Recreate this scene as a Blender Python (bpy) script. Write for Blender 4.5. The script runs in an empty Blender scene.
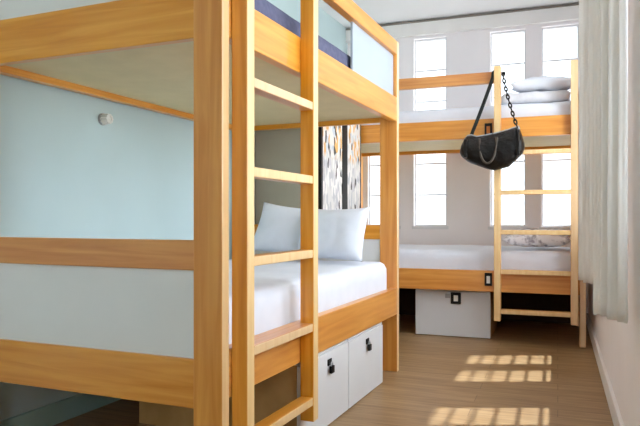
import bpy, bmesh, math, random
from mathutils import Vector, Matrix, noise
random.seed(7)
S = bpy.context.scene
C = S.collection
PI = math.pi

# ------------------------------------------------------------------ materials
def lin(r, g, b):
    f = lambda c: (c / 255 / 12.92) if c / 255 <= .04045 else ((c / 255 + .055) / 1.055) ** 2.4
    return (f(r), f(g), f(b), 1)

def new_mat(name, rgb, rough=.6, spec=.3):
    m = bpy.data.materials.new(name); m.use_nodes = True
    b = m.node_tree.nodes['Principled BSDF']
    b.inputs['Base Color'].default_value = lin(*rgb)
    b.inputs['Roughness'].default_value = rough
    b.inputs['Specular IOR Level'].default_value = spec
    return m, m.node_tree, b

def noise_mix(m, nt, b, c1, c2, scale=(1, 1, 1), nscale=6, detail=4, lo=.35, hi=.65, bump=0., bdist=.01, distort=0.):
    N, L = nt.nodes, nt.links
    tc = N.new('ShaderNodeTexCoord'); mp = N.new('ShaderNodeMapping'); mp.inputs['Scale'].default_value = scale
    n = N.new('ShaderNodeTexNoise'); n.inputs['Scale'].default_value = nscale; n.inputs['Detail'].default_value = detail
    n.inputs['Distortion'].default_value = distort
    r = N.new('ShaderNodeValToRGB'); r.color_ramp.elements[0].position = lo; r.color_ramp.elements[1].position = hi
    r.color_ramp.elements[0].color = lin(*c1); r.color_ramp.elements[1].color = lin(*c2)
    L.new(tc.outputs['Object'], mp.inputs['Vector']); L.new(mp.outputs['Vector'], n.inputs['Vector'])
    L.new(n.outputs['Fac'], r.inputs['Fac']); L.new(r.outputs['Color'], b.inputs['Base Color'])
    if bump:
        bp = N.new('ShaderNodeBump'); bp.inputs['Strength'].default_value = bump; bp.inputs['Distance'].default_value = bdist
        L.new(n.outputs['Fac'], bp.inputs['Height']); L.new(bp.outputs['Normal'], b.inputs['Normal'])
    return n, r

def plain(name, rgb, rough=.6, spec=.3, var=4, nscale=4, bump=0., bdist=.004):
    m, nt, b = new_mat(name, rgb, rough, spec)
    c2 = tuple(max(0, c - var) for c in rgb)
    noise_mix(m, nt, b, c2, rgb, nscale=nscale, bump=bump, bdist=bdist)
    return m

def wood(name, axis, c1=(200, 124, 44), c2=(229, 166, 84), rough=.38):
    m, nt, b = new_mat(name, c2, rough, .35)
    sc = [14, 14, 14]; sc[axis] = .8
    b.inputs['Coat Weight'].default_value = .8; b.inputs['Coat Roughness'].default_value = .34
    n, r = noise_mix(m, nt, b, c1, c2, scale=tuple(sc), nscale=2.2, detail=6, lo=.25, hi=.7, bump=.05, bdist=.003, distort=.6)
    N, L = nt.nodes, nt.links                      # every board has its own slight tone
    oi = N.new('ShaderNodeObjectInfo'); hs = N.new('ShaderNodeHueSaturation')
    for sock, lo, hi in (('Hue', .494, .503), ('Saturation', .96, 1.08), ('Value', .92, 1.04)):
        q = N.new('ShaderNodeMapRange'); q.inputs['To Min'].default_value = lo; q.inputs['To Max'].default_value = hi
        L.new(oi.outputs['Random'], q.inputs['Value']); L.new(q.outputs['Result'], hs.inputs[sock])
    L.new(r.outputs['Color'], hs.inputs['Color']); L.new(hs.outputs['Color'], b.inputs['Base Color'])
    return m

WOOD_EDGE = wood('pale_ply_edge', 2, (224, 184, 128), (238, 206, 156))
WOOD = [wood('pine_grain_across', 0), wood('pine_grain_along', 1), wood('pine_grain_upright', 2)]
M = {}
M['tag'] = plain('orange_brown_plate', (196, 120, 56), .5, .3, 8, 30)
M['acrylic'] = plain('frosted_blue_white_panel', (172, 184, 196), .35, .5, 3)
M['white_board'] = plain('white_laminate', (224, 224, 219), .45, .35, 3)
M['slab'] = plain('pale_bed_board', (222, 206, 164), .6, .2, 6, 8)
M['locker'] = plain('white_locker_lacquer', (220, 222, 224), .4, .4, 3)
M['sheet'] = plain('white_cotton', (222, 226, 235), .85, .1, 4, 9, .12, .004)
M['pillow'] = plain('white_pillow_cotton', (224, 229, 238), .85, .1, 4, 12, .15, .004)
M['duvet'] = plain('pale_grey_white_cotton', (222, 224, 230), .85, .1, 14, 14, .3, .006)
M['navy'] = plain('navy_mattress_ticking', (98, 100, 124), .85, .1, 10, 40)
M['black'] = plain('black_metal', (18, 18, 19), .5, .25, 4, 30)
M['steel'] = plain('brushed_steel', (170, 172, 174), .35, .6, 8, 40)
M['plastic_white'] = plain('white_plastic', (228, 228, 224), .4, .4, 3, 30)
M['leather'] = plain('black_leather', (17, 15, 13), .38, .28, 8, 18, 1, .014)
M['wardrobe'] = plain('grey_green_board', (166, 164, 148), .6, .2, 6, 5)
M['handle'] = plain('brown_grey_leather', (74, 64, 54), .45, .4, 18, 40)  # front handle, a lighter brown-grey than the bag body
M['strap'] = plain('dark_webbing', (30, 34, 32), .6, .3, 8, 60)
M['wall_white'] = plain('white_wall_paint', (246, 242, 243), .85, .1, 3, 3)
M['ceiling'] = plain('white_ceiling_paint', (238, 238, 238), .9, .1, 2, 3)
M['teal'] = plain('pale_teal_wall_paint', (190, 210, 212), .8, .15, 4, 2)
M['trim'] = plain('white_trim_gloss', (240, 238, 235), .5, .3, 3, 5)
M['sash'] = plain('white_sash_paint', (226, 226, 228), .5, .3, 3, 8)
M['teal_trim'] = plain('teal_baseboard_paint', (160, 190, 184), .6, .2, 4, 4)
M['ply'] = plain('brown_plywood', (186, 148, 96), .6, .2, 16, 9)
M['underbed_shade'] = plain('underbed_shade_brown', (70, 50, 38), .7, .2, 8, 9)  # dark brown standing in for the shade beneath the far bunk
M['junction_grey'] = plain('grey_brown_strip', (150, 142, 134), .6, .2, 6, 9)

# curtain: cloth that lets some light through
def curtain_mat():
    m, nt, b = new_mat('cream_linen', (249, 248, 245), .9, .05)
    noise_mix(m, nt, b, (240, 239, 235), (252, 252, 250), scale=(1, 1, .12), nscale=40, bump=.1, bdist=.003)
    N, L = nt.nodes, nt.links
    t = N.new('ShaderNodeBsdfTranslucent'); t.inputs['Color'].default_value = lin(250, 250, 248)
    mx = N.new('ShaderNodeMixShader'); mx.inputs['Fac'].default_value = .5
    out = N['Material Output']
    L.new(b.outputs['BSDF'], mx.inputs[1]); L.new(t.outputs['BSDF'], mx.inputs[2]); L.new(mx.outputs['Shader'], out.inputs['Surface'])
    return m
M['curtain'] = curtain_mat()

def glass_mat():
    m = bpy.data.materials.new('clear_window_glass'); m.use_nodes = True
    nt = m.node_tree; N, L = nt.nodes, nt.links
    N.remove(N['Principled BSDF'])
    t = N.new('ShaderNodeBsdfTransparent'); t.inputs['Color'].default_value = (.97, .98, .98, 1)
    g = N.new('ShaderNodeBsdfGlossy'); g.inputs['Roughness'].default_value = .02
    mx = N.new('ShaderNodeMixShader'); mx.inputs['Fac'].default_value = .05
    L.new(t.outputs[0], mx.inputs[1]); L.new(g.outputs[0], mx.inputs[2]); L.new(mx.outputs[0], N['Material Output'].inputs['Surface'])
    return m
M['glass'] = glass_mat()

def floor_mat():
    m, nt, b = new_mat('oak_plank_floor', (150, 118, 84), .42, .4)
    N, L = nt.nodes, nt.links
    tc = N.new('ShaderNodeTexCoord')
    br = N.new('ShaderNodeTexBrick'); br.offset = .37; br.inputs['Scale'].default_value = 1
    br.inputs['Brick Width'].default_value = 1.1; br.inputs['Row Height'].default_value = .13; br.inputs['Mortar Size'].default_value = .0018
    br.inputs['Color1'].default_value = lin(162, 130, 90); br.inputs['Color2'].default_value = lin(175, 143, 102); br.inputs['Mortar'].default_value = lin(124, 95, 62)
    L.new(tc.outputs['Object'], br.inputs['Vector'])
    mp = N.new('ShaderNodeMapping'); mp.inputs['Scale'].default_value = (1.3, 16, 1)
    n = N.new('ShaderNodeTexNoise'); n.inputs['Scale'].default_value = 2.5; n.inputs['Detail'].default_value = 6; n.inputs['Distortion'].default_value = .5
    L.new(tc.outputs['Object'], mp.inputs['Vector']); L.new(mp.outputs['Vector'], n.inputs['Vector'])
    r = N.new('ShaderNodeValToRGB'); r.color_ramp.elements[0].position = .3; r.color_ramp.elements[1].position = .7
    r.color_ramp.elements[0].color = lin(205, 195, 185); r.color_ramp.elements[1].color = (1, 1, 1, 1)
    L.new(n.outputs['Fac'], r.inputs['Fac'])
    mx = N.new('ShaderNodeMix'); mx.data_type = 'RGBA'; mx.blend_type = 'MULTIPLY'; mx.inputs['Factor'].default_value = 1
    L.new(br.outputs['Color'], mx.inputs['A']); L.new(r.outputs['Color'], mx.inputs['B']); L.new(mx.outputs['Result'], b.inputs['Base Color'])
    return m
M['floor'] = floor_mat()

def print_mat():
    # a collage print: grey and white washes, an orange field near the top, dark flecks
    m, nt, b = new_mat('collage_print', (200, 198, 194), .6, .2)
    N, L = nt.nodes, nt.links
    tc = N.new('ShaderNodeTexCoord')
    mp = N.new('ShaderNodeMapping'); mp.inputs['Scale'].default_value = (22, 22, 10)
    v = N.new('ShaderNodeTexVoronoi'); v.inputs['Scale'].default_value = 1.6
    L.new(tc.outputs['Object'], mp.inputs['Vector']); L.new(mp.outputs['Vector'], v.inputs['Vector'])
    bw = N.new('ShaderNodeSeparateColor'); L.new(v.outputs['Color'], bw.inputs['Color'])
    r = N.new('ShaderNodeValToRGB'); r.color_ramp.interpolation = 'CONSTANT'
    e = r.color_ramp.elements; e[0].position = 0; e[0].color = lin(188, 188, 190); e[1].position = .2; e[1].color = lin(214, 212, 208)
    for p, c in ((.5, (200, 198, 200)), (.7, (230, 227, 222)), (.94, (90, 86, 84))):
        k = e.new(p); k.color = lin(*c)
    L.new(bw.outputs['Red'], r.inputs['Fac'])
    sx = N.new('ShaderNodeSeparateXYZ'); L.new(tc.outputs['Object'], sx.inputs['Vector'])
    hz = N.new('ShaderNodeMapRange'); hz.inputs['From Min'].default_value = 1.37; hz.inputs['From Max'].default_value = 1.42
    L.new(sx.outputs['Z'], hz.inputs['Value'])
    r2 = N.new('ShaderNodeValToRGB'); r2.color_ramp.interpolation = 'CONSTANT'
    e = r2.color_ramp.elements; e[0].position = 0; e[0].color = lin(226, 176, 104); e[1].position = .36; e[1].color = lin(226, 222, 216)
    k = e.new(.78); k.color = lin(80, 78, 78); k = e.new(.86); k.color = lin(196, 204, 212)
    L.new(bw.outputs['Green'], r2.inputs['Fac'])
    mx = N.new('ShaderNodeMix'); mx.data_type = 'RGBA'
    L.new(hz.outputs['Result'], mx.inputs['Factor']); L.new(r.outputs['Color'], mx.inputs['A']); L.new(r2.outputs['Color'], mx.inputs['B'])
    L.new(mx.outputs['Result'], b.inputs['Base Color'])
    return m
M['print'] = print_mat()

def patterned_mat():
    m, nt, b = new_mat('grey_patterned_cotton', (200, 198, 202), .85, .1)
    noise_mix(m, nt, b, (158, 152, 160), (238, 235, 237), nscale=20, detail=3, lo=.36, hi=.52)
    return m
M['patterned'] = patterned_mat()

# ------------------------------------------------------------------ mesh helpers
class MB:
    def __init__(self): self.bm = bmesh.new()
    def box(self, x0, x1, y0, y1, z0, z1, bev=.004, seg=2):
        x0, x1 = sorted((x0, x1)); y0, y1 = sorted((y0, y1)); z0, z1 = sorted((z0, z1))
        t = bmesh.new()
        bmesh.ops.create_cube(t, size=1)
        for v in t.verts:
            v.co = Vector(((x0 + x1) / 2 + v.co.x * (x1 - x0), (y0 + y1) / 2 + v.co.y * (y1 - y0), (z0 + z1) / 2 + v.co.z * (z1 - z0)))
        if bev:
            bmesh.ops.bevel(t, geom=t.edges[:], offset=min(bev, .45 * min(x1 - x0, y1 - y0, z1 - z0)), segments=seg, profile=.5, affect='EDGES')
        self.merge(t); return self
    def merge(self, t, mat=None):
        if mat is not None: bmesh.ops.transform(t, matrix=mat, verts=t.verts)
        me = bpy.data.meshes.new('tmp'); t.to_mesh(me); t.free()
        self.bm.from_mesh(me); bpy.data.meshes.remove(me)
    def cyl(self, p, q, r, seg=16, r2=None):
        p, q = Vector(p), Vector(q); d = q - p
        t = bmesh.new()
        bmesh.ops.create_cone(t, cap_ends=True, segments=seg, radius1=r, radius2=r if r2 is None else r2, depth=d.length)
        self.merge(t, Matrix.Translation((p + q) / 2) @ d.to_track_quat('Z', 'Y').to_matrix().to_4x4()); return self
    def tube(self, pts, rx, ry=None, seg=10, closed=False, up=(0, 1, 0)):
        # sweep an ellipse along points; ry is the radius along `up`
        ry = rx if ry is None else ry
        bm = self.bm; pts = [Vector(p) for p in pts]; rings = []; n = len(pts); upv = Vector(up)
        for i, p in enumerate(pts):
            a = pts[(i - 1) % n] if (closed or i > 0) else p
            b = pts[(i + 1) % n] if (closed or i < n - 1) else p
            d = (b - a).normalized()
            w = upv - d * upv.dot(d)
            if w.length < 1e-4: w = Vector((1, 0, 0)) - d * d.x
            w.normalize(); s = d.cross(w)
            rings.append([bm.verts.new(p + s * rx * math.cos(k * 2 * PI / seg) + w * ry * math.sin(k * 2 * PI / seg)) for k in range(seg)])
        for i in range(n if closed else n - 1):
            A, B = rings[i], rings[(i + 1) % n]
            for k in range(seg): bm.faces.new((A[k], A[(k + 1) % seg], B[(k + 1) % seg], B[k]))
        if not closed:
            bm.faces.new(rings[0]); bm.faces.new(rings[-1][::-1])
        return self
    def build(self, name, mat, parent=None, smooth=False, origin=None):
        bm = self.bm
        bmesh.ops.recalc_face_normals(bm, faces=bm.faces[:])
        if origin is not None:
            for v in bm.verts: v.co -= Vector(origin)
        me = bpy.data.meshes.new(name); bm.to_mesh(me); bm.free()
        me.materials.append(mat)
        if smooth:
            for p in me.polygons: p.use_smooth = True
        o = bpy.data.objects.new(name, me); C.objects.link(o)
        if parent is not None: o.parent = parent
        if origin is not None: o.location = origin
        return o

def tag(o, label, cat, group=None):
    o['label'] = label; o['category'] = cat; o['kind'] = 'thing'
    if group: o['group'] = group
    return o
def empty(name, loc=(0, 0, 0), rz=0, parent=None):
    o = bpy.data.objects.new(name, None); C.objects.link(o)
    o.empty_display_size = .1; o.location = loc; o.rotation_euler = (0, 0, rz)
    if parent: o.parent = parent
    return o
def structure(o):
    o['kind'] = 'structure'; return o

def soft_box(x0, x1, y0, y1, z0, z1, r, div=.05, amp=.004, freq=5, seed=0, sag=0.):
    """a padded block: rounded edges, faint wrinkles"""
    nx, ny, nz = (max(2, int(round((b - a) / div))) for a, b in ((x0, x1), (y0, y1), (z0, z1)))
    bm = bmesh.new(); idx = {}
    cx, cy, cz = (x0 + x1) / 2, (y0 + y1) / 2, (z0 + z1) / 2
    hx, hy, hz = (x1 - x0) / 2, (y1 - y0) / 2, (z1 - z0) / 2
    def vert(i, j, k):
        key = (i, j, k)
        if key in idx: return idx[key]
        p = Vector((-hx + 2 * hx * i / nx, -hy + 2 * hy * j / ny, -hz + 2 * hz * k / nz))
        q = Vector((max(-hx + r, min(hx - r, p.x)), max(-hy + r, min(hy - r, p.y)), max(-hz + r, min(hz - r, p.z))))
        d = p - q
        if d.length > 1e-6: p = q + d.normalized() * min(r, d.length)
        w = Vector((p.x + seed, p.y, p.z)) * freq
        n = noise.noise(w) + .5 * noise.noise(w * 2.3)
        p.z += amp * n if p.z > -hz * .5 else 0
        if p.z > 0: p.z -= sag * (1 - (p.x / hx) ** 2) * (1 - (p.y / hy) ** 2)
        p.x += amp * .5 * noise.noise(w + Vector((9, 3, 1)))
        idx[key] = bm.verts.new(p + Vector((cx, cy, cz))); return idx[key]
    for i in range(nx):
        for j in range(ny):
            for k in (0, nz): bm.faces.new((vert(i, j, k), vert(i + 1, j, k), vert(i + 1, j + 1, k), vert(i, j + 1, k)))
    for i in range(nx):
        for k in range(nz):
            for j in (0, ny): bm.faces.new((vert(i, j, k), vert(i + 1, j, k), vert(i + 1, j, k + 1), vert(i, j, k + 1)))
    for j in range(ny):
        for k in range(nz):
            for i in (0, nx): bm.faces.new((vert(i, j, k), vert(i, j + 1, k), vert(i, j + 1, k + 1), vert(i, j, k + 1)))
    m = MB(); m.bm.free(); m.bm = bm
    return m

def pillow_mb(w, h, t, seed=0, n=30, wr=.008):
    """pillow in its own x (width) / z (height) plane, thickness along y, standing on z=0"""
    bm = bmesh.new(); sides = []
    for s in (1, -1):
        g = []
        for j in range(n + 1):
            row = []
            for i in range(n + 1):
                u, v = -1 + 2 * i / n, -1 + 2 * j / n
                edge = i in (0, n) or j in (0, n)
                if s == -1 and edge: row.append(sides[0][j][i]); continue
                px = u * (1 - .07 * (1 - v * v)); pz = v * (1 - .09 * (1 - u * u))
                th = (max(0, 1 - u ** 4) * max(0, 1 - v ** 4)) ** .55
                p = Vector((px * w / 2, s * th * t / 2, h / 2 + pz * h / 2))
                q = Vector((p.x + seed, p.z, s)) * 7
                p.y += s * wr * th * (noise.noise(q) + .6 * noise.noise(q * 2.4))
                row.append(bm.verts.new(p))
            g.append(row)
        sides.append(g)
        for j in range(n):
            for i in range(n): bm.faces.new((g[j][i], g[j][i + 1], g[j + 1][i + 1], g[j + 1][i]))
    m = MB(); m.bm.free(); m.bm = bm
    return m

# ------------------------------------------------------------------ frames of reference
CAM_H = .954
SKY_FAR, SKY_SUN = 2.5, 10.5
XL, XR, YF, YB = -2.21, .258, 6.2, -3.0       # inner faces of the left, right, far and back walls
ZC = 2.89
TH = .088                                     # thickness of the window walls
SILL, HEAD = .875, 2.715

# ------------------------------------------------------------------ the room
structure(MB().box(XL - .5, XR + .25, YB - .4, YF + .25, -.1, 0, 0).build('floor', M['floor']))
structure(MB().box(XL - .5, XR + TH, YB - .4, YF + .75, ZC, ZC + .15, 0).build('ceiling', M['ceiling']))  # runs on past the far wall as an added eave blocking the sun
def left_wall(mb, name, mat):                    # the left wall runs parallel to the near bed, not quite square to the window wall
    o = structure(mb.build(name, mat)); o.location = (XL, 1.8, 0); o.rotation_euler = (0, 0, math.radians(-2.5)); return o
left_wall(MB().box(-.2, 0, YB - 2.1, YF - 1.7, 0, ZC, 0), 'wall_left', M['teal'])
far_cols = [(-1.80, -1.48), (-1.33, -1.01), (-.60, -.28), (-.14, .18)]
right_cols = [(4.53, 4.85), (4.06, 4.38), (3.23, 3.55), (2.77, 3.09), (1.6, 2.26), (-1.7, -1.1)]  # last two openings are unseen, sized for the light they let in
back_cols = [(-1.5, -.7)]  # unseen opening, put in for fill light from behind
def wall_with(cols, axis, c0, c1, a0, a1, z0=SILL, z1=HEAD):
    """a wall slab pierced by one opening per column; axis: the direction the wall runs in"""
    m = MB()
    def b(p0, p1, q0, q1):
        if axis == 'x': m.box(p0, p1, a0, a1, q0, q1, 0)
        else: m.box(a0, a1, p0, p1, q0, q1, 0)
    b(c0, c1, 0, z0); b(c0, c1, z1, ZC)
    edges = [c0] + [e for c in sorted(cols) for e in c] + [c1]
    for i in range(0, len(edges), 2): b(edges[i], edges[i + 1], z0, z1)
    return m
structure(wall_with(far_cols, 'x', XL + .14, XR + TH, YF, YF + TH).build('wall_far', M['wall_white']))
structure(wall_with(right_cols, 'y', YB, YF, XR, XR + TH).build('wall_right', M['wall_white']))
structure(wall_with(back_cols, 'x', XL - .3, XR + TH, YB - TH, YB, .6, 2.6).build('wall_back', M['wall_white']))

wn = 0
def window(cols, axis, plane, inward, z0=SILL, z1=HEAD, rows=6):
    """painted sash with glazing bars in each opening; a sill towards the room; a pane of glass"""
    global wn
    for (a, b) in cols:
        wn += 1
        m = MB(); g = MB()
        def bx(mb, p0, p1, d0, d1, q0, q1, bev=.002):
            if axis == 'x': mb.box(p0, p1, plane + d0 * -inward, plane + d1 * -inward, q0, q1, bev)
            else: mb.box(plane + d0 * -inward, plane + d1 * -inward, p0, p1, q0, q1, bev)
        f = .014
        bx(m, a, a + f, .04, .083, z0, z1); bx(m, b - f, b, .04, .083, z0, z1)
        bx(m, a + f, b - f, .04, .083, z0, z0 + f); bx(m, a + f, b - f, .04, .083, z1 - f, z1)
        step = (z1 - z0) / rows
        for k in range(1, rows):
            h = .010 if k == rows // 2 else .007
            bx(m, a + f, b - f, .052, .07, z0 + k * step - h, z0 + k * step + h)
        # sill, resting in the opening and lapping just over the wall
        o = structure(m.build('window_%d' % wn, M['sash']))
        g2 = MB(); bx(g2, a + f * .7, b - f * .7, .06, .064, z0 + f * .7, z1 - f * .7, 0)
        g2.build('pane', M['glass'], o)
        s = MB(); bx(s, a - .02, b + .02, -.006, -.0005, z0 - .03, z0, .002)
        s.build('sill', M['sash'], o)
window(far_cols, 'x', YF, -1)
window(right_cols, 'y', XR, -1)
window(back_cols, 'x', YB, 1, .6, 2.6, 5)

structure(MB().box(XL + .185, XR, YF - .05, YF, 2.742, 2.862, .004).build('trim_1', M['trim']))
structure(MB().box(XL + .185, XR, YF - .054, YF - .02, 2.8625, 2.877, .002).build('trim_2', M['junction_grey']))  # strip drawn for the dark line where wall meets ceiling
structure(MB().box(XR - .018, XR, YB, YF, 0, .1, .004).build('baseboard_right', M['trim']))
left_wall(MB().box(0, .018, YB - 1.79, YF - 1.82, 0, .1, .004), 'baseboard_left', M['teal_trim'])
structure(MB().box(XL + .21, XR - .018, YF - .018, YF, 0, .1, .004).build('baseboard_far', M['trim']))

# ------------------------------------------------------------------ bunk beds
L_ = 2.08
PT, PW = .045, .112           # post: thin along the bed, wide across it
def bunk_bed(loc, rz, flip, lo_side, lo_end, mid, up_side, up_end, guard, label, panels, W_=1.16, lad_up=0, sockets=()):
    """local x: towards the aisle (0 = aisle face), local y: along the bed from the ladder end"""
    root = tag(empty('bunk_bed', loc, rz), label, 'bunk bed', 'wooden bunk beds')
    Y = (lambda v: L_ - v) if flip else (lambda v: v)
    def part(name, x0, x1, y0, y1, z0, z1, mat, parent=root, bev=.004):
        o = MB().box(x0, x1, Y(y0), Y(y1), z0, z1, bev).build(name, mat, parent)
        if name in ('post', 'stile', 'rung'):      # the thin sides of these boards show pale ply edge
            o.data.materials.append(WOOD_EDGE)
            for f in o.data.polygons:
                if abs(f.normal.x) > .9: f.material_index = 1
        return o
    for x0 in (-PW, -W_):
        for y0 in (0, L_ - PT): part('post', x0, x0 + PW, y0, y0 + PT, 0, guard[1], WOOD[2])
    for x0 in (-.045, -W_):
        part('side_rail', x0, x0 + .045, PT, L_ - PT, *lo_side, WOOD[1])
        part('side_rail', x0, x0 + .045, PT, L_ - PT, *up_side, WOOD[1])
    for y0, y1, near in ((.006, PT - .004, True), (L_ - PT + .004, L_ - .006, False)):
        a, b = -W_ + PW, -PW
        lo = lo_end if near else lo_side; up = up_end if near else up_side; md = mid[0] if near else mid[1]
        part('end_rail', a, b, y0, y1, *lo, WOOD[0]); part('end_rail', a, b, y0, y1, *md, WOOD[0])
        part('end_rail', a, b, y0, y1, *up, WOOD[0])
        if near or not panels: part('end_rail', a, b, y0, y1, *guard, WOOD[0])
        if panels:
            ym = (y0 + y1) / 2
            part('end_panel', a, b, ym - .006, ym + .006, lo[1], md[0], M['white_board'], bev=.001)
            part('end_panel', a, b, ym - .006, ym + .006, up[1], guard[0] if near else 1.80, M['white_board'], bev=.001)
    part('bed_base', -W_ + .045, -.045, PT, L_ - PT, lo_side[0] + .05, lo_side[0] + .07, M['slab'], bev=0)
    part('bed_base', -W_ + .045, -.045, PT, L_ - PT, up_side[0] + .03, up_side[0] + .05, M['slab'], bev=0)
    if not panels: part('shade_board', -W_ + .046, -W_ + .06, PT, L_ - PT, .012, lo_side[0] + .02, M['underbed_shade'], bev=.001)  # dark board added for the shade under the far bunk
    lad = empty('ladder', (0, 0, 0), 0, root)
    ly = (.056, .601)
    for y0 in ly: part('stile', .001, .062, y0, y0 + .05, .12 + lad_up * 1.3, 2.11, WOOD[2], lad)
    for k in range(5):
        zt = .222 + lad_up + .3015 * k
        part('rung', .003, .060, ly[0] + .05, ly[1], zt - .034, zt, WOOD[1], lad)
    part('guard_rail', -.045, 0, ly[1] + .05, L_ - PT, *guard, WOOD[1])
    if panels:
        part('privacy_panel', -.036, -.024, 1.30, L_ - PT, up_side[1], guard[0], M['acrylic'], bev=.001)
    for (y, z, pm) in sockets:
        f = MB().box(0, .012, Y(y - .028), Y(y + .028), z - .05, z + .05, .004).build('socket_frame', M['black'], root)
        MB().box(.0115, .014, Y(y - .013), Y(y + .013), z - .03, z + .026, .002).build('socket_plate', M[pm], f)
    return root

near = bunk_bed((-1.0212, 1.824, 0), math.radians(-2.5), False,
    (.357, .52), (.318, .483), ((.779, .880), (.82, .91)), (1.552, 1.70), (1.553, 1.722), (1.965, 2.05),
    'large pine bunk bed in front, with white end panels and two white lockers under it', True)
FB = (-1.885, 5.06, 0)
far = bunk_bed(FB, -PI / 2, True,
    (.384, .547), (.384, .547), ((.80, .89), (.80, .89)), (1.573, 1.722), (1.573, 1.722), (1.995, 2.083),
    'pine bunk bed across the window wall with a black bag on its ladder', False, 1.10, .038,
    sockets=((.697, .48, 'plastic_white'), (.697, 1.636, 'tag')))
NM = Matrix.Translation((-1.0212, 1.824, 0)) @ Matrix.Rotation(math.radians(-2.5), 4, 'Z')

def near_root(name, x, y, z, rz=0):
    p = NM @ Vector((x, y, z)); return empty(name, p, math.radians(-2.5) + rz)

# mattresses: one mesh each, placed by location so their texture is their own
def mattress(on, z0, z1, mat, label, seed, r=.05, amp=.006):
    W_ = 1.16 if on == 'near' else 1.10
    if on == 'near': loc, rz = NM @ Vector((0, 0, z0)), math.radians(-2.5)
    else: loc, rz = (FB[0], FB[1], z0), -PI / 2
    o = soft_box(-W_ + .055, -.052, .055, L_ - .055, 0, z1 - z0, r, .04, amp, 5, seed).build('mattress', mat, None, True)
    o.location = loc; o.rotation_euler = (0, 0, rz)
    return tag(o, label, 'mattress', 'bunk mattresses')
mattress('near', .428, .685, M['sheet'], 'white sheeted mattress on the lower bunk of the front bed', 1)
mattress('near', 1.603, 1.812, M['navy'], 'navy blue bare mattress on the upper bunk of the front bed', 2, .03, .002)
mattress('far', .455, .70, M['sheet'], 'white sheeted mattress on the lower bunk by the windows', 3)
mattress('far', 1.624, 1.835, M['sheet'], 'white sheeted mattress on the upper bunk by the windows', 4)

# pillows on the near lower bunk, leaning on the head end
def pillow(name, w, h, t, loc, rz, tilt, mat, label, seed, group=None, cat='pillow', roll=0):
    o = pillow_mb(w, h, t, seed).build(name, mat, None, True)
    o.location = loc; o.rotation_euler = (tilt, roll, rz)
    return tag(o, label, cat, group)
p = NM @ Vector((-.72, 1.86, .716)); pillow('pillow', .47, .35, .13, p, math.radians(-2.5), math.radians(-24), M['pillow'], 'white pillow farther from the aisle, half hidden behind the other pillow', 11, 'pillows on the front lower bunk', roll=math.radians(7))
p = NM @ Vector((-.335, 1.72, .70)); pillow('pillow', .46, .335, .14, p, math.radians(-10), math.radians(-18), M['pillow'], 'plump white pillow leaning upright nearest the aisle on front lower bunk', 23, 'pillows on the front lower bunk')

# ------------------------------------------------------------------ lockers under the beds
def locker(on, y0, y1, h, depth, label, hasp_y, face=.0):
    """local x towards the aisle, front at x = face"""
    if on == 'near': loc, rz = NM @ Vector((0, 0, 0)), math.radians(-2.5)
    else: loc, rz = (FB[0], FB[1], 0), -PI / 2
    root = tag(empty('locker', loc, rz), label, 'locker', 'white lockers under the bunks')
    MB().box(face - depth, face - .019, y0 + .004, y1 - .004, .0, h - .013, .003).build('body', M['ply'], root)
    MB().box(face - depth, face - .004, y0 + .001, y1 - .001, h - .012, h, .003).build('lid', M['locker'], root)
    MB().box(face - .018, face, y0 + .002, y1 - .002, .004, h - .014, .003).build('front', M['locker'], root)
    if on == 'near':
        hs = MB().box(face, face + .006, hasp_y - .022, hasp_y + .022, h - .075, h - .045, .002).build('hasp', M['black'], root)
        z = h - .075; cx = face + .014
        pts = [(cx, hasp_y + .011 * math.cos(a), z + .016 * math.sin(a)) for a in [PI * k / 10 for k in range(11)]]
        MB().tube(pts, .003, seg=8, up=(1, 0, 0)).build('shackle', M['steel'], hs, True)
        MB().box(face + .007, face + .022, hasp_y - .017, hasp_y + .017, z - .034, z, .003).build('padlock', M['black'], hs)
    else:
        lk = MB().box(face, face + .014, hasp_y - .04, hasp_y + .04, h - .115, h - .022, .004).build('lock_box', M['black'], root)
        MB().box(face + .0135, face + .016, hasp_y - .016, hasp_y + .018, h - .092, h - .045, .002).build('lock_plate', M['plastic_white'], lk)
        MB().box(face, face + .01, hasp_y - .085, hasp_y - .045, h - .07, h - .035, .003).build('hasp', M['steel'], root)
locker('near', .615, 1.185, .352, .83, 'white under-bed locker with black padlock, beside the front ladder', .93, -.004)
locker('near', 1.190, 1.755, .352, .83, 'white under-bed locker next to the far leg of the front bunk', 1.47, -.004)
locker('far', .79, 1.39, .38, .6, 'white locker with black padlock under the bunk by the windows', 1.12, -.10)

# ------------------------------------------------------------------ bedding on the far bunk
def far_obj(mb, name, mat, x, y, z, rz, label, cat, rx=0, group=None):
    o = mb.build(name, mat, None, True); o.location = (x, y, z); o.rotation_euler = (rx, 0, rz)
    return tag(o, label, cat, group)
far_obj(soft_box(-.26, .26, -.2, .2, 0, .085, .04, .025, .022, 8, 31), 'folded_duvet', M['duvet'], -.17, 5.36, 1.845, 0,
        'folded white duvet on the upper bunk by the windows', 'duvet')
m = pillow_mb(.5, .36, .105, 41, 30, .016)
o = far_obj(m, 'pillow', M['pillow'], -.10, 5.18, 1.998, .04, 'white pillow lying on the folded duvet, upper bunk by windows', 'pillow', math.radians(-86))
m = pillow_mb(.52, .38, .13, 47, 26, .010)
o = far_obj(m, 'pillow', M['patterned'], -.16, 5.28, .775, -.03, 'grey patterned pillow lying flat on the lower bunk behind ladder', 'pillow', math.radians(-84))

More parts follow.
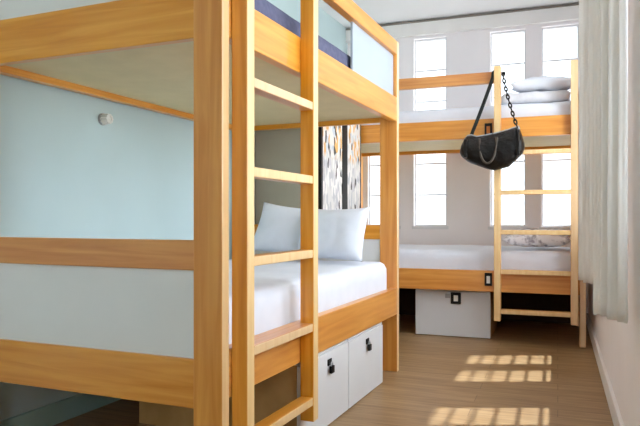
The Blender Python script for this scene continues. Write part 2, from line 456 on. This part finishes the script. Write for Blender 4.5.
# ------------------------------------------------------------------ black bag on the far ladder
bag = tag(empty('duffel_bag', (-.459, 4.885, 1.30)), 'black leather duffel bag hanging by its strap from the ladder top', 'bag')
px = lambda x, y: ((x - 492) / 138, .954 + (218 - y) / 134 - 1.30)
prof = list(zip((460, 461.5, 464, 467.5, 471, 476.5, 485.5, 494.5, 508.5, 516, 519.5, 522, 523.8), (149, 144, 139, 135, 134.5, 136.5, 135.5, 134, 131, 128.5, 131, 138, 145), (153, 156, 158.5, 161, 163, 165, 168.5, 171, 167.5, 161, 157.5, 154.5, 150)))
m = MB(); rings = []; seg = 20
for i, (x, yt, yb) in enumerate(prof):
    X, zt = px(x, yt); _, zb = px(x, yb)
    e = min(i, len(prof) - 1 - i); d = (.03, .07, .088, .095, .1)[min(e, 4)]
    ring = []
    for k in range(seg):
        a = 2 * PI * k / seg; ca, sa = math.cos(a), math.sin(a)
        yy = d * abs(ca) ** .75 * (1 if ca >= 0 else -1); zz = abs(sa) ** .85 * (1 if sa >= 0 else -1)
        yy *= 1 - .35 * max(0, zz) ** 1.5                      # narrower at the zip
        P = Vector((X, yy, (zt + zb) / 2 + zz * (zt - zb) / 2))
        q = P * 14; P += Vector((0, 1 if yy > 0 else -1, 0)) * .012 * (noise.noise(q) + .6 * noise.noise(q * 2.2)) * (1 if 0 < e else 0)
        ring.append(m.bm.verts.new(P))
    rings.append(ring)
for a, b in zip(rings, rings[1:]):
    for k in range(seg): m.bm.faces.new((a[k], a[(k + 1) % seg], b[(k + 1) % seg], b[k]))
m.bm.faces.new(rings[0]); m.bm.faces.new(rings[-1][::-1])
m.build('body', M['leather'], bag, True)
# zip along the top
m = MB(); m.tube([(px(x, yt - .4)[0], 0, px(x, yt - .4)[1]) for (x, yt, yb) in prof[2:-2]], .006, .010, seg=8).build('zip', M['steel'], bag, True)
# end patches and straps over the front
def bez(a, b, c, n=14): 
    a, b, c = Vector(a), Vector(b), Vector(c)
    return [a * (1 - t) ** 2 + b * 2 * t * (1 - t) + c * t * t for t in [k / n for k in range(n + 1)]]
def loop_pts(xc, w, ztop, zlow, y):
    out = []
    for k in range(19):
        a = PI * k / 18
        out.append((xc - w * math.cos(a), y - .03 * math.sin(a), ztop - (ztop - zlow) * math.sin(a) ** .8))
    return out
X0, Z0 = px(489, 139)
MB().tube(loop_pts(X0, .062, Z0, Z0 - .19, -.082), .008, .008, seg=10).build('handle', M['handle'], bag, True)
MB().tube(loop_pts(X0, .062, Z0, Z0 - .16, .075), .0065, .0065, seg=10).build('handle', M['leather'], bag, True)
for xx in (467, 518):
    x, z = px(xx, 140 if xx < 490 else 133); _, z2 = px(xx, 158)
    MB().box(x - .012, x + .012, -.102, -.07, z2, z, .004).build('end_band', M['leather'], bag)
# long strap over the top of the ladder stile: webbing on one side, chain on the other
xs = px(496, 70)[0]; zg = 2.083 - 1.30            # ladder stile and the top of the guard rail beside it
a = (px(470.5, 136)[0], 0, px(0, 136)[1]); b = (px(517, 129)[0], 0, px(0, 129)[1])
pa = bez(a, (px(482, 105)[0], .06, px(0, 105)[1]), (xs - .036, .15, zg - .05)) + [Vector((xs - .034, .160, zg - .008)), Vector((xs - .033, .185, zg + .010)), Vector((xs - .03, .215, zg + .009)), Vector((xs - .025, .236, zg - .008)), Vector((xs, .240, zg - .010))]
MB().tube(pa, .015, .005, seg=10, up=(.3, 1, 0)).build('strap', M['strap'], bag, True)
pb = [Vector((xs, .240, zg - .012)), Vector((xs + .036, .215, zg - .012)), Vector((xs + .042, .15, zg - .03))] + bez((xs + .043, .12, zg - .06), (px(508, 104)[0], .04, px(0, 104)[1]), b, 18)
# chain links along pb
m = MB(); d = 0
dense = []
for q, r in zip(pb, pb[1:]):
    for k in range(8): dense.append(q.lerp(r, k / 8))
acc, last, i = 0, dense[0], 0
for q in dense[1:]:
    acc += (q - last).length
    if acc >= .034:
        dr = (q - last).normalized() if (q - last).length else Vector((0, 0, -1))
        s = dr.cross(Vector((0, 1, 0))).normalized() if i % 2 == 0 else Vector((0, 1, 0))
        m.tube([q + dr * .022 * math.cos(t) + s * .0095 * math.sin(t) for t in [2 * PI * k / 12 for k in range(12)]], .0055, seg=6, closed=True, up=tuple(dr.cross(s)))
        acc = 0; i += 1
    last = q
m.build('chain', M['black'], bag, True)
for P in (a, b):
    m = MB(); m.tube([(P[0] + .013 * math.cos(t), P[1], P[2] + .013 * math.sin(t)) for t in [2 * PI * k / 14 for k in range(14)]], .0035, seg=8, closed=True).build('ring', M['steel'], bag, True)

# ------------------------------------------------------------------ wardrobe between the two beds, doors towards the aisle
wd = tag(empty('wardrobe', (-1.51, 4.06, 0)), 'tall black framed wardrobe with two collage printed doors behind the pillows', 'wardrobe')
WX, WY, WH = -.50, .94, 1.92
MB().box(WX, -.022, 0, WY, .06, WH, .003).build('carcass', M['wardrobe'], wd)
MB().box(WX + .03, -.05, .02, WY - .02, 0, .0595, .002).build('plinth', M['black'], wd)
m = MB()
for y0, y1 in ((0, .036), (.462, .585), (WY - .012, WY)): m.box(-.0215, 0, y0, y1, .06, WH, .002)
for z0, z1 in ((.0605, .09), (WH - .03, WH)):
    m.box(-.0215, 0, .0365, .4615, z0, z1, .002); m.box(-.0215, 0, .5855, WY - .0125, z0, z1, .002)
m.build('face_frame', M['black'], wd)
for y0, y1 in ((.037, .461), (.586, WY - .013)):
    d = MB().box(-.02, -.003, y0, y1, .0915, WH - .0315, .002).build('door', M['print'], wd)
    MB().cyl((-.003, y1 - .03, 1.0), (.018, y1 - .03, 1.0), .011, 14).build('knob', M['black'], d, True)

# ------------------------------------------------------------------ curtains at the right wall
def curtain(pts_line, folds, amp, z0, z1, label, seed):
    (ax, ay), (bx, by) = pts_line
    d = Vector((bx - ax, by - ay, 0)); n = Vector((-d.y, d.x, 0)).normalized()
    m = MB(); bm = m.bm; N = folds * 14; R = 44; g = []
    for j in range(R + 1):
        z = z0 + (z1 - z0) * j / R; row = []
        open_ = 1 - .35 * (j / R)
        for i in range(N + 1):
            s = i / N
            ph = 2 * PI * folds * s + .5 * noise.noise(Vector((s * 4 + seed, z * .5, 0)))
            off = amp * open_ * (math.sin(ph) + .35 * math.sin(2.3 * ph + seed)) * (.75 + .5 * noise.noise(Vector((s * 5, seed, z * .3))))
            q = Vector((ax, ay, 0)) + d * s + n * off
            q.x = min(q.x, XR - .012)
            zz = z + (.012 * noise.noise(Vector((s * 9, seed, 0))) if j == 0 else 0)
            row.append(bm.verts.new((q.x, q.y, zz)))
        g.append(row)
    for j in range(R):
        for i in range(N): bm.faces.new((g[j][i], g[j][i + 1], g[j + 1][i + 1], g[j + 1][i]))
    o = m.build('curtain', M['curtain'], None, True)
    md = o.modifiers.new('cloth', 'SOLIDIFY'); md.thickness = .003
    return tag(o, label, 'curtain', 'cream curtains')
curtain(((.132, 2.62), (.222, 2.36)), 4, .027, .60, 2.80, 'large cream linen curtain gathered at the right edge of the photo', 3)
curtain(((.125, 3.97), (.20, 3.66)), 5, .026, .60, 2.80, 'cream curtain hanging nearest the window bunk, half hidden by the larger curtain', 8)

rail = tag(MB().cyl((.17, 1.4, 2.815), (.17, 5.0, 2.815), .012, 12).build('curtain_rail', M['trim']), 'white curtain rail the cream curtains hang from, along the right wall', 'curtain rail')
for y in (1.5, 3.2, 4.9): MB().box(.158, XR, y - .008, y + .008, 2.829, 2.845, .002).build('bracket', M['trim'], rail)

# ------------------------------------------------------------------ small lamp on the teal wall
F_, u_ = 3.2, (102 - 320) / 636
lamp = tag(empty('wall_lamp', (-2.1735, 2.645, 1.456), math.radians(-2.5)), 'small round ribbed wall lamp on the teal wall above the front bunk', 'lamp')
MB().cyl((0, 0, 0), (.012, 0, 0), .031, 24).build('back_plate', M['steel'], lamp)
m = MB()
for k in range(10):
    a = 2 * PI * k / 10
    m.cyl((.012, .022 * math.cos(a), .022 * math.sin(a)), (.05, .020 * math.cos(a), .020 * math.sin(a)), .0065, 8)
m.cyl((.012, 0, 0), (.046, 0, 0), .017, 20, .014).build('lamp_head', M['plastic_white'], lamp)

# ------------------------------------------------------------------ light
def fill_lamp_mat(strength):
    m = bpy.data.materials.new('fill_lamp_glow'); m.use_nodes = True
    b = m.node_tree.nodes['Principled BSDF']
    b.inputs['Base Color'].default_value = lin(245, 245, 242); b.inputs['Emission Color'].default_value = (1, .97, .95, 1)
    b.inputs['Emission Strength'].default_value = strength
    return m
def fill_lamp(x, y, r, strength, label):
    root = tag(empty('fill_lamp', (x, y, ZC)), label, 'lamp')
    MB().cyl((0, 0, 0), (0, 0, -.03), r * 1.08, 32).build('base', M['plastic_white'], root)
    m = MB(); bm = m.bm
    bmesh.ops.create_uvsphere(bm, u_segments=32, v_segments=16, radius=r)
    bmesh.ops.bisect_plane(bm, geom=bm.verts[:] + bm.edges[:] + bm.faces[:], plane_co=(0, 0, -.001), plane_no=(0, 0, 1), clear_outer=True)
    for v in bm.verts: v.co.z = v.co.z * .7 - .03
    m.build('shade', fill_lamp_mat(strength), root, True)
fill_lamp(-.55, 4.35, .2, 4, 'unseen fill dome added on the ceiling to brighten the window wall')  # out of view, added to brighten the window wall
w = bpy.data.worlds.new('daylight'); S.world = w; w.use_nodes = True
nt = w.node_tree; N, L = nt.nodes, nt.links
bg = N['Background']
tc = N.new('ShaderNodeTexCoord'); sx = N.new('ShaderNodeSeparateXYZ'); L.new(tc.outputs['Generated'], sx.inputs['Vector'])
mr = N.new('ShaderNodeMapRange'); mr.inputs['From Min'].default_value = -.15; mr.inputs['From Max'].default_value = .1
L.new(sx.outputs['Z'], mr.inputs['Value'])
mx = N.new('ShaderNodeMix'); mx.data_type = 'RGBA'; mx.inputs['A'].default_value = (.74, .76, .76, 1); mx.inputs['B'].default_value = (.88, .95, 1.04, 1)
L.new(mr.outputs['Result'], mx.inputs['Factor']); L.new(mx.outputs['Result'], bg.inputs['Color'])
# the sky is far brighter on the sun's side than beyond the far windows
dp = N.new('ShaderNodeVectorMath'); dp.operation = 'DOT_PRODUCT'; dp.inputs[1].default_value = (.90, -.43, .0)
L.new(tc.outputs['Generated'], dp.inputs[0])
ms = N.new('ShaderNodeMapRange'); ms.interpolation_type = 'SMOOTHSTEP'
ms.inputs['From Min'].default_value = .05; ms.inputs['From Max'].default_value = .75
ms.inputs['To Min'].default_value = SKY_FAR; ms.inputs['To Max'].default_value = SKY_SUN
L.new(dp.outputs['Value'], ms.inputs['Value']); L.new(ms.outputs['Result'], bg.inputs['Strength'])

sun = bpy.data.lights.new('sun', 'SUN'); sun.energy = 8; sun.angle = math.radians(.9); sun.color = (.86, .97, 1.12)
so = bpy.data.objects.new('sun', sun); C.objects.link(so)
so.rotation_euler = Vector((-.937, -.35, -2.8)).to_track_quat('-Z', 'Y').to_euler()
so.location = (3, 1, 9)

# ------------------------------------------------------------------ camera
cd = bpy.data.cameras.new('camera'); cd.sensor_width = 36; cd.lens = 636 / 640 * 36; cd.shift_y = 5 / 640; cd.clip_start = .02
co = bpy.data.objects.new('camera', cd); C.objects.link(co)
co.location = (0, 0, CAM_H); co.rotation_euler = (PI / 2, 0, math.radians(20.5))
S.camera = co

S.view_settings.view_transform = 'Standard'; S.view_settings.look = 'None'
S.view_settings.gamma = 1; S.view_settings.use_curve_mapping = False
S.view_settings.exposure = .1
S.cycles.use_denoising = True
S.cycles.max_bounces = 14; S.cycles.diffuse_bounces = 8; S.cycles.transparent_max_bounces = 16
S.cycles.sample_clamp_indirect = 12
